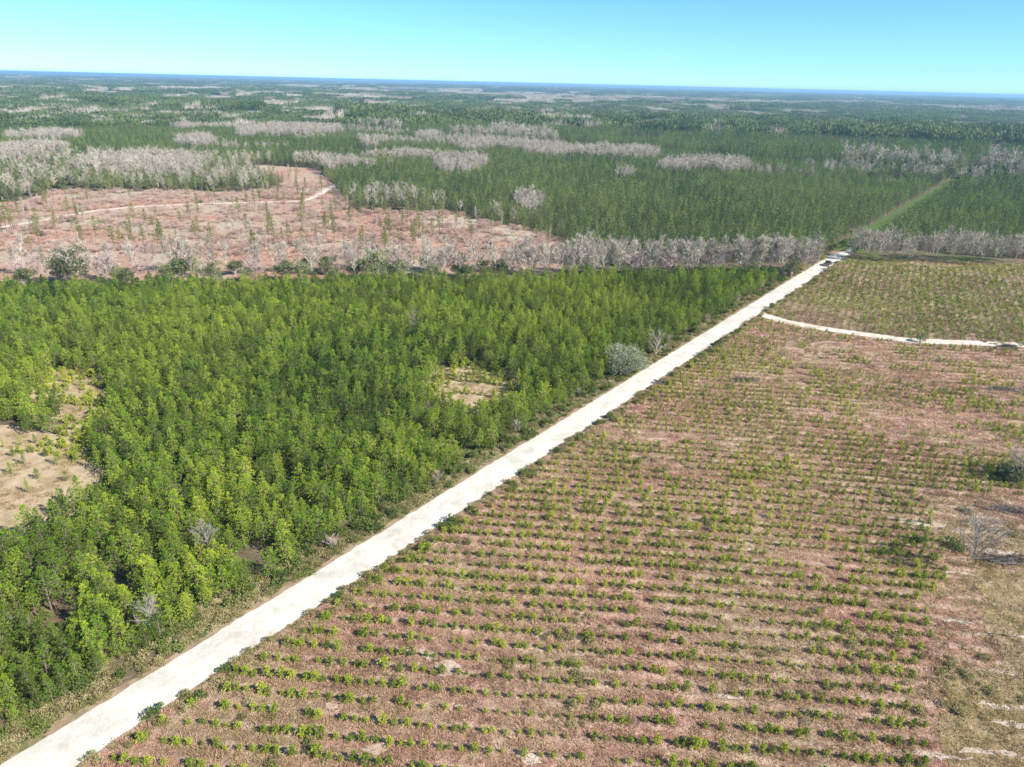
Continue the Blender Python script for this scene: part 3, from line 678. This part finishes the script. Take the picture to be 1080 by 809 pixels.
def brush_pile(x, y, L, W, seed, label, rot=0.0):
    rng = random.Random(seed); e = link('brush_pile', None, None, (x, y, 0)); e.rotation_euler = (0, 0, rot); tag(e, label, 'brush pile')
    lg = MB(); br = MB()
    for _ in range(16):
        a = rng.gauss(0, .35); cx, cy = rng.gauss(0, L * .3), rng.gauss(0, W * .3); l = rng.uniform(.8, 2.2)
        z = rng.uniform(.05, .4)
        lg.tube([(cx - l * math.cos(a), cy - l * math.sin(a), z), (cx + l * math.cos(a), cy + l * math.sin(a), z + rng.uniform(-.1, .4))], [.12, .08], 6)
    for _ in range(900):
        p = (rng.gauss(0, L * .35), rng.gauss(0, W * .3), rng.random() * .7)
        br.blade(p, (rng.gauss(0, 1), rng.gauss(0, 1), rng.gauss(.5, .5)), rng.uniform(.4, 1.0), .05, 0, rng)
    link('logs', lg.mesh('logs', M['darkwood']), e); link('brush', br.mesh('brush', M['darkwood']), e)
for i, (ppx, ppy, L, W, lab) in enumerate(((785, 402, 5, 1.2, 'dark brush pile in the brown field just beyond the road bend of shrubs'), (1062, 412, 7, 1.4, 'long dark brush pile near the right edge below the sand track'), (1070, 540, 6, 1.6, 'dark brush pile below the grey thicket at the right edge'), (1060, 592, 5, 1.4, 'dark brush pile right of the foot of the dead tree'), (1062, 366.5, 2.5, .8, 'small dark brush heap beside the right end of the sand track'), (700, 405, 2.2, .8, 'little dark brush heap by the right road edge opposite the rounded tree'))):
    x, y = g(ppx, ppy); brush_pile(x, y, L, W, 600 + i, lab, -.12 * (i % 3))

# ------------------------------------------------------------------ hedgerow band behind plantation: bare trees
band = []
def bandpt(ppx, depth):   # a line of points along the plantation's far edge
    a = g(-150, 281, 2.0); b = g(835, 270, 2.0)
    t = (ppx + 150) / 985.0
    ex = g(ppx, 284 - (ppx / 1080) * 12 - .2, 7)
    return ex[0], ex[1] + depth
def ordinal_plants(lst, kinds, namef, labf, cat, group):
    pass
rng = random.Random(77)
bares = []
xs_ = np.linspace(-60, 868, 170)
for i, ppx in enumerate(xs_):
    dens = 1.0 if ppx > 560 else .75
    if rng.random() > dens: continue
    for q in range(2 if ppx > 560 else 1):
        dd = rng.uniform(4, 13) if ppx > 560 else rng.uniform(4, 24)
        bx, by = bandpt(ppx + rng.uniform(-3, 3), dd)
        pinkish = rng.random() < (.35 if ppx < 560 else .15)
        sc_ = rng.uniform(.7, 1.1) if ppx < 560 else rng.uniform(.75, 1.1)
        bares.append((ppx, bx, by, 'bare_pink' if pinkish else 'bare_tree', sc_ * (1.15 if pinkish else 1)))
for i in range(66):  # right of the road, behind the upper field
    ppx = 898 + i * 3.1; bx, by = g(ppx, 276.5 + (ppx - 898) * .034 - rng.uniform(0, 7)); 
    bares.append((ppx, bx, by, 'bare_tree', rng.uniform(.7, 1.05)))
bares.sort(key=lambda t: t[0])
vis = [t for t in bares if inframe(t[1], t[2], 5)]
left = [t for t in vis if t[0] < 880]; right = [t for t in vis if t[0] >= 880]
cnt = 0
for grp, lab in ((left, '%s leafless tree, %s from the left in the pale belt behind the near pines'), (right, '%s leafless tree, %s from the left in the belt behind the right-hand field')):
    for j, (ppx, bx, by, kd, s_) in enumerate(grp):
        if cnt >= 300: break
        cnt += 1
        v_ = rng.randrange(3 if kd == 'bare_pink' else 6)
        plant(kd, v_, 'bare_tree', bx, by, s_, rng.random() * 6, lab % ('pinkish' if kd == 'bare_pink' else 'grey', nth(j + 1)), 'bare tree', 'leafless trees of the pale belts')
print('bare individuals', cnt)
oaks = []
for i, (ppx, s_, dep, col) in enumerate(sorted(((62, 1.0, 6, 'oak'), (10, .7, 5, 'oak'), (40, .6, 9, 'oak'), (108, .65, 8, 'oak'), (122, .55, 5, 'oak'), (176, .95, 7, 'oak'), (188, 1.05, 12, 'slim'), (165, .6, 5, 'oak'), (214, .6, 6, 'oak'), (292, .7, 7, 'oak'), (312, .65, 5, 'oak'), (365, .6, 10, 'oak'), (392, .85, 6, 'oak'), (405, .7, 9, 'oak'), (418, .75, 5, 'oak'), (452, .55, 7, 'oak'), (490, .6, 6, 'oak'), (530, .55, 8, 'oak'), (250, .5, 8, 'oak'), (345, .5, 6, 'oak'), (842, .5, 4, 'oak')))):
    bx, by = bandpt(ppx, dep)
    kd = 'oak' if col == 'oak' else 'pine_tree'
    plant(kd, i % 3, 'evergreen_tree', bx, by, s_ * 1.3, i, 'dark evergreen tree, %s from the left among the pale trees behind the near pines' % nth(i + 1), 'tree', 'evergreen trees in the pale belt')
oak_pts = []

# slim pines left standing on the clearcut
rng = random.Random(5); pts = []
while len(pts) < 230:
    ppx = rng.uniform(0, 590); ppy = rng.uniform(182, 268); x, y = g(ppx, ppy)
    if not inpoly(np.array([x]), np.array([y]), CUT)[0] or y < far_edge_y(x) + 12: continue
    if ppx < 260 and ppy < 225 and rng.random() < .5: continue
    pts.append((ppx, x, y))
pts.sort()
for j, (ppx, x, y) in enumerate(pts):
    if rng.random() < .28: kd, w, v_ = 'bare_tree', 'leafless pole-like', rng.randrange(6)
    else: kd, w, v_ = 'slim_pine', 'slim yellow-green pine', rng.randrange(4)
    s_ = rng.uniform(.55, 1.05)
    e = plant(kd, v_, 'slim_pine' if kd == 'slim_pine' else 'bare_pole_tree', x, y, s_ * (.75 if kd == 'bare_tree' else 1), rng.random() * 6,
          '%s tree, %s from the left standing on the red cleared ground' % (w, nth(j + 1)), 'pine tree' if kd == 'slim_pine' else 'bare tree', 'lone trees left on the cleared ground')
    if kd == 'bare_tree': e.scale = (s_ * .45, s_ * .45, s_ * .75)
_c = [g(-60, 250), g(0, 240), g(45, 232.5), g(95, 223), g(150, 217.5), g(250, 214), g(322, 212), g(335, 206), g(356, 194)]
CTRK = [(a[0] + (b[0] - a[0]) * t, a[1] + (b[1] - a[1]) * t) for a, b in zip(_c, _c[1:]) for t in np.linspace(0, 1, 14)]
# low brush on the clearcut
x, y = rnd_area(60000, -330, 60, 262, 470)
kk = inpoly(x, y, CUT) & (np.min([np.hypot(x - q_[0], y - q_[1]) for q_ in CTRK], axis=0) > 3.6) & (fbm(x, y, 8, 3) + NR.normal(0, .07, x.size) > .53) & (y > far_edge_y(x)); x, y = x[kk], y[kk]; nn = len(x)
tag(scatter('low_brush', kit('brushkit', [v_[2] for v_ in VAR['brush']] + [v_[2] for v_ in VAR['weed']]), np.column_stack([x, y]), NR.integers(0, 6, nn), NR.uniform(0, 6, nn), scl(nn, .3, .95, .4, 1.1)),
    'low rusty brush and debris strewn over the red cleared ground', 'brush', kind='stuff')

# ------------------------------------------------------------------ distant woodland
BARE_E = [(45, 140, 80, 8), (110, 124, 42, 5), (152, 126, 30, 4), (197, 129, 36, 8), (213, 146, 50, 9), (262, 135, 34, 10), (185, 102, 34, 3), (230, 103, 50, 5), (150, 168, 136, 17), (20, 156, 70, 10),
          (50, 150, 60, 5), (312, 135, 90, 8), (295, 109, 48, 6), (332, 116, 46, 6), (352, 125, 40, 9), (395, 118, 52, 5), (382, 101, 62, 3), (450, 140, 28, 9), (505, 149, 45, 10), (483, 168, 58, 19), (420, 160, 74, 7), (343, 167, 62, 10), (397, 146, 34, 4), (535, 121, 20, 4),
          (560, 151, 70, 8), (620, 155, 120, 9), (672, 157, 60, 12), (745, 168, 116, 11), (654, 178, 16, 4), (555, 206, 36, 14), (860, 129, 110, 6), (970, 130, 150, 6), (1060, 131, 90, 5), (840, 118, 60, 3), (700, 117, 50, 3), (900, 108, 90, 3), (620, 103, 110, 4), (480, 97, 60, 2), (330, 92, 90, 2), (60, 106, 60, 3), (90, 116, 70, 2.5), (560, 101, 160, 3), (780, 108, 160, 3)]
MIXP = [(0, 150), (280, 160), (290, 200), (0, 205), (-300, 210), (-300, 150)]
MIX2 = [(330, 196), (420, 188), (445, 205), (470, 222), (380, 222), (350, 210)]
MIX3 = [(870, 164), (1110, 166), (1110, 184), (1000, 181), (870, 176)]
MIX4 = [(550, 222), (590, 235), (660, 250), (760, 255), (890, 262), (890, 275), (560, 262)]
EDGE = [(440, 196), (560, 222), (600, 245), (580, 246), (520, 228), (440, 210)]
def in_open(x, y, m=0.0):
    r = inpoly(x, y, CUT)
    u, v = uv(x, y)
    r |= (v > VR - 1.8 - 3 - m) & (v < VL + 5.5 + 3 + m) & (u > 60) & (u < 1700)
    r |= (v > -71 - m) & (v < -59.6 + m) & (u > 300)
    p0 = np.array(g(925, 175.5)); p1 = np.array(g(1250, 196)); t = (p1 - p0); L = np.linalg.norm(t); t /= L; nn = np.array((-t[1], t[0]))
    w = (x - p0[0]) * t[0] + (y - p0[1]) * t[1]; q = (x - p0[0]) * nn[0] + (y - p0[1]) * nn[1]
    r |= (w > 0) & (w < L) & (q > -16) & (q < 6)
    px, py = proj(x, y, 0)
    for cx, cy, w, h in OPEN: r |= ((px - cx) / (w / 2)) ** 2 + ((py - cy - 1.4 - (px - cx) * .024) / (h / 2 + 1.6)) ** 2 < 1
    r |= inpoly(x, y, upfield) | inpoly(x, y, lowfield)
    return r
def cover(x, y, h=9.0):
    """0 pine, 1 bare wood, 2 mixed"""
    px, py = proj(x, y, h); jx = (fbm(x, y, 40, 71) - .5); c = np.zeros(x.size, int)
    d = np.hypot(x, y); amp = 7 * np.clip(900 / d, .1, 1.6)
    py2 = py + jx * amp; px2 = px + (vnoise(x, y, 60, 5) - .5) * 22
    for P in (MIXP, MIX2, MIX4, EDGE): c[inpoly(px2, py2, P)] = 2
    c[inpoly(px2, py2, MIX3)] = 4
    for cx, cy, w, hh in BARE_E: c[((px2 - cx) / (w / 2)) ** 2 + ((py2 - cy - (px2 - cx) * .015) / (hh / 2 * .85)) ** 2 < .55 + .8 * vnoise(x, y, 30, 91)] = 1
    wd = fbm(x, y, 170, 33) + .05 * (px < 420) + .04 * ((px < 480) & (d > 800)); c[(d > 430) & (c == 0) & (wd > .645) & (px < 860)] = 2
    fr = fbm(x, y, 520, 55); c[(d > 2300) & (fr > .58)] = 1
    return c
# individual trees 280..1000 m
st = 2.5
gx, gy = np.meshgrid(np.arange(-900, 1000, st), np.arange(236, 1000, st)); gx = gx.ravel(); gy = gy.ravel()
gx = gx + NR.uniform(-1.2, 1.2, gx.size); gy = gy + NR.uniform(-1.2, 1.2, gx.size)
d = np.hypot(gx, gy); px, py = proj(gx, gy, 5)
ok = (d < 1000) & (px > -220) & (px < 1300) & (~in_open(gx, gy) | ((gy < far_edge_y(gx) + 22) & (uv(gx, gy)[1] < VL - 5))) & (gy > far_edge_y(gx) + 3)
u, v = uv(gx, gy)
ok &= ~((u < 345 + 0 * u) & (v > VR)) | (gy > 300)      # nothing on the upper field side
hb = np.array([g(905, 268), g(1080, 278)]); hy = hb[0][1] + (gx - hb[0][0]) * (hb[1][1] - hb[0][1]) / (hb[1][0] - hb[0][0])
ok &= ~((v > VR) & (gy < hy + 8))
gx, gy, d = gx[ok], gy[ok], d[ok]
cv = cover(gx, gy); n = len(gx); rnd = NR.random(n)
beltx, belty = proj(gx, gy, 0)
belt_left = proj(gx, gy, 5)[0] < 570
near_belt = (gy < far_edge_y(gx) + 22) & (uv(gx, gy)[1] < VL)
cv[near_belt] = 3
kind = np.where(cv == 0, 0, np.where(cv == 1, np.where(rnd < .85, 1, 0), np.where(cv == 3, 3, np.where(rnd < np.where(cv == 4, .78, .58), 0, np.where(rnd < .92, 1, 2)))))
drop = ((kind == 1) & (NR.random(n) < .48)) | ((kind == 3) & (NR.random(n) < np.where(belt_left, .66, .93))) | ((cv == 2) & (NR.random(n) < .35)) | ((kind == 0) & (NR.random(n) < .08)) | ((v[ok] > VR) & (NR.random(n) < .0))
gx, gy, kind, d, cv = gx[~drop], gy[~drop], kind[~drop], d[~drop], cv[~drop]; n = len(gx)
kind[kind == 3] = np.where(NR.random((kind == 3).sum()) < .8, 1, 2)
fk = kit('farkit', [v_[2] for v_ in VAR['mid_pine']] + [v_[2] for v_ in VAR['far_bare']] + [VAR['oak'][0][2]])
pk = np.where(kind == 0, NR.integers(0, 5, n), np.where(kind == 1, NR.integers(5, 8, n), 8))
sz = NR.uniform(.75, 1.1, n) * np.where(kind == 1, np.where(cv == 2, .74, .85), np.where(kind == 2, .8, .9))
sx_ = sz * (1 + .12 * (kind == 0))
TALL = [[(360, 119), (700, 127), (1110, 138), (1110, 168), (860, 168), (700, 152), (540, 143), (440, 136), (360, 130)], [(50, 102), (150, 106), (270, 116), (270, 121), (130, 112), (50, 107)], [(925, 172), (1110, 182), (1110, 176), (925, 168)]]
def tall(x, y):
    px, py = proj(x, y, 9); r = np.zeros(x.size, bool)
    for P in TALL: r |= inpoly(px, py, P)
    return r
tl = tall(gx, gy); sz = sz * np.where(tl, 1.6, 1) * (.85 + .35 * fbm(gx, gy, 80, 12)); sx_ = sx_ * np.where(tl, 1.15, 1)
tag(scatter('distant_pine_woods', fk, np.column_stack([gx, gy])[kind == 0], pk[kind == 0], NR.uniform(0, 6, n)[kind == 0], np.column_stack([sx_, sx_, sz])[kind == 0]),
    'dark green pine woods spreading away beyond the cleared ground and far fields', 'pine woods', kind='stuff')
tag(scatter('distant_bare_woods', fk, np.column_stack([gx, gy])[kind > 0], pk[kind > 0], NR.uniform(0, 6, n)[kind > 0], np.column_stack([sz, sz, sz])[kind > 0]),
    'pale grey leafless stands scattered between the distant green pine woods', 'bare woods', kind='stuff')
print('mid trees', n)
# patches to the horizon
PX, PY, PI_, PS = [], [], [], []
for (r0, r1, step, zs) in ((985, 2400, 26, 1.0), (2400, 5200, 52, 1.25), (5200, 14000, 130, 1.6)):
    a, b = np.meshgrid(np.arange(-r1, r1, step), np.arange(300, r1, step)); a = a.ravel(); b = b.ravel()
    a = a + NR.uniform(-.2, .2, a.size) * step; b = b + NR.uniform(-.2, .2, a.size) * step
    dd = np.hypot(a, b); qx, qy = proj(a, b, 5)
    k_ = (dd >= r0) & (dd < r1) & (qx > -160) & (qx < 1240) & ~in_open(a, b, 6)
    a, b = a[k_], b[k_]; c = cover(a, b); c = np.where(c == 4, 0, c); c = np.where(c == 2, NR.integers(0, 2, a.size), c)
    c = np.where((NR.random(a.size) < .06), 1 - np.minimum(c, 1), c)
    tt = tall(a, b); PX.append(a); PY.append(b); PI_.append(np.where(c == 1, 4 + NR.integers(0, 3, a.size), NR.integers(0, 4, a.size)))
    h_ = zs * NR.uniform(.75, 1.15, a.size) * (.8 + .5 * fbm(a, b, 300, 9)) * np.where(tt & (zs == 1.0), 1.6, 1); w_ = np.full(a.size, step / 27.0)
    PS.append(np.column_stack([w_, w_, h_]))
PX, PY, PI_, PS = map(np.concatenate, (PX, PY, PI_, PS)); n = len(PX)
rot = NR.integers(0, 4, n) * PI / 2
far_k = kit('patchkit', patches)
tag(scatter('horizon_woods', far_k, np.column_stack([PX, PY]), PI_, rot, PS),
    'far-off woodland of green and grey stands reaching to the blue horizon', 'woodland', kind='stuff')
print('patches', n)

# ------------------------------------------------------------------ vehicle
def paint(name, c, rough, metal=0.0, coat=0.0):
    m, nt, b = mat(name, rough, .5); b.inputs['Metallic'].default_value = metal; b.inputs['Coat Weight'].default_value = coat
    nz = noise(nt, geopos(nt), 8, 3)
    nt.links.new(mix(nt, mth(nt, 'MULTIPLY', nz, .25), c, (.25, .22, .18)), b.inputs['Base Color']); return m
M['black'] = paint('black_car_paint', (.012, .012, .014), .25, 0, 1)
M['glass'] = paint('dark_window_glass', (.02, .025, .03), .06)
M['tyre'] = paint('tyre_rubber', (.02, .02, .02), .9)
M['rim'] = paint('wheel_metal', (.5, .5, .5), .35, 1)
M['red'] = paint('red_lens', (.4, .01, .01), .2)
M['lamp'] = paint('clear_lens', (.7, .7, .68), .15)
def vehicle(x, y, rot):
    e = link('pickup_truck', None, None, (x, y, .14)); e.rotation_euler = (0, 0, rot)
    tag(e, 'dark pickup truck standing at the far end of the white road', 'pickup truck')
    def prism(prof, hw, taper=0):
        mb = MB(); n = len(prof)
        for s_ in (-1, 1):
            for (a, z) in prof: mb.v.append((s_ * (hw - taper * max(0, z - 1.05)), a, z))
        mb.f.append(tuple(range(n))[::-1]); mb.f.append(tuple(range(n, 2 * n)))
        for i in range(n):
            j = (i + 1) % n; mb.f.append((i, j, n + j, n + i))
        mb.m = [0] * len(mb.f); return mb
    body = prism([(-2.75, .45), (-2.75, 1.08), (-2.7, 1.12), (-.95, 1.12), (-.85, 1.1), (1.15, 1.1), (2.55, 1.0), (2.75, .85), (2.75, .45), (2.2, .38), (-2.2, .38)], .98)
    o = link('body', body.mesh('body', M['black']), e); bv = o.modifiers.new('b', 'BEVEL'); bv.width = .05; bv.segments = 2
    cab = prism([(-.9, 1.08), (-.7, 1.75), (-.45, 1.82), (.35, 1.80), (1.15, 1.08)], .93, .22)
    o = link('cab', cab.mesh('cab', M['black']), e); bv = o.modifiers.new('b', 'BEVEL'); bv.width = .04; bv.segments = 2
    w = MB(); w.face([(-.72, .98, 1.235), (.72, .98, 1.235), (.66, .46, 1.70), (-.66, .46, 1.70)]); link('windshield', w.mesh('windshield', M['glass']), e).location = (0, .035, .02)
    w = MB(); w.face([(-.72, -.84, 1.3), (-.66, -.74, 1.68), (.66, -.74, 1.68), (.72, -.84, 1.3)]); link('rear_window', w.mesh('rear_window', M['glass']), e).location = (0, -.02, 0)
    for s_ in (-1, 1):
        w = MB(); w.face([(s_ * .905, -.7, 1.2), (s_ * .905, .8, 1.2), (s_ * .81, .35, 1.66), (s_ * .81, -.55, 1.66)]); link('side_window', w.mesh('side_window', M['glass']), e).location = (s_ * .012, 0, 0)
        l = MB(); l.box((s_ * .78, 2.74, .82), (.16, .04, .09)); link('headlight', l.mesh('headlight', M['lamp']), e)
        l = MB(); l.box((s_ * .88, -2.76, .9), (.07, .03, .16)); link('tail_light', l.mesh('tail_light', M['red']), e)
        l = MB(); l.box((s_ * 1.07, .75, 1.2), (.1, .06, .09)); link('mirror', l.mesh('mirror', M['black']), e)
        for a in (-1.65, 1.75):
            t = MB(); t.tube([(s_ * .74, a, .38), (s_ * .76, a, .38), (s_ * .97, a, .38), (s_ * 1.0, a, .38)], [.34, .38, .38, .34], 20)
            r_ = MB(); r_.tube([(s_ * .98, a, .38), (s_ * 1.012, a, .38)], [.22, .2], 14)
            wh = link('wheel', t.mesh('tyre', M['tyre']), e); link('rim', r_.mesh('rim', M['rim']), wh)
    bed = MB(); bed.box((0, -1.85, 1.125), (.78, .78, .01)); link('bed', bed.mesh('bed', M['tyre']), e)
    bp = MB(); bp.box((0, 2.8, .55), (.95, .07, .13)); bp.box((0, -2.82, .55), (.92, .07, .12)); link('bumper', bp.mesh('bumper', M['rim']), e)
cx, cy = g(878.5, 281); uq, vq = uv(cx, cy); cx, cy = xy(uq, VR - 1.5)
vehicle(cx, cy, -AZ)

# ------------------------------------------------------------------ light, air, camera
SUN_AZ = 118.0   # degrees clockwise from the view direction
SUN_EL = 38.0
w = bpy.data.worlds.new('World'); sc.world = w; w.use_nodes = True
nt = w.node_tree; bg = nt.nodes['Background']
sky = nt.nodes.new('ShaderNodeTexSky'); sky.sky_type = 'NISHITA'; sky.sun_disc = False
sky.sun_elevation = math.radians(SUN_EL); sky.sun_rotation = math.radians(SUN_AZ)
sky.air_density = 1.0; sky.dust_density = 0.0; sky.ozone_density = 3.0; sky.altitude = 1500
nt.links.new(mix(nt, 1.0, sky.outputs[0], (.55, .94, 1.10), 'MULTIPLY'), bg.inputs['Color']); bg.inputs['Strength'].default_value = .082
ld = bpy.data.lights.new('sun', 'SUN'); ld.energy = 5.0; ld.angle = math.radians(.5); ld.color = (1, .95, .86)
so = bpy.data.objects.new('sun', ld); COL.objects.link(so)
a_, e_ = math.radians(SUN_AZ), math.radians(SUN_EL)
sd = np.array((math.sin(a_) * math.cos(e_), math.cos(a_) * math.cos(e_), math.sin(e_)))
import mathutils
so.rotation_euler = mathutils.Vector(-sd).to_track_quat('-Z', 'Y').to_euler(); so.location = (200, -100, 300)

hz = MB(); hz.box((0, 15200, 33.5), (30500, 15900, 34.5)); ho = link('haze', hz.mesh('haze', M['road'])); 
hm = bpy.data.materials.new('haze'); hm.use_nodes = True; hn = hm.node_tree; hn.nodes.clear()
out = hn.nodes.new('ShaderNodeOutputMaterial'); pv = hn.nodes.new('ShaderNodeVolumePrincipled')
pv.inputs['Color'].default_value = (.40, .70, 1.0, 1); pv.inputs['Density'].default_value = 1.2e-4; pv.inputs['Anisotropy'].default_value = .1
hn.links.new(pv.outputs[0], out.inputs['Volume']); ho.data.materials.clear(); ho.data.materials.append(hm)
tag(ho, 'pale blue haze softening the far woods and horizon', 'haze', kind='stuff')

cam = bpy.data.cameras.new('camera'); co = bpy.data.objects.new('camera', cam); COL.objects.link(co); sc.camera = co
cam.sensor_fit = 'HORIZONTAL'; cam.sensor_width = 36; cam.lens = 36 * FOC / 1080; cam.clip_end = 60000; cam.clip_start = .5
Mx = mathutils.Matrix(((Rv[0], Uv[0], -Fv[0], 0), (Rv[1], Uv[1], -Fv[1], 0), (Rv[2], Uv[2], -Fv[2], H), (0, 0, 0, 1)))
co.matrix_world = Mx
sc.view_settings.view_transform = 'Standard'; sc.view_settings.look = 'None'; sc.view_settings.gamma = 1
sc.view_settings.exposure = .92
cy_ = sc.cycles if hasattr(sc, 'cycles') else None
if cy_:
    cy_.max_bounces = 5; cy_.diffuse_bounces = 3; cy_.glossy_bounces = 1; cy_.transmission_bounces = 3; cy_.volume_bounces = 0; cy_.transparent_max_bounces = 8
    cy_.use_denoising = True; cy_.denoiser = 'OPENIMAGEDENOISE'; cy_.volume_step_rate = 1
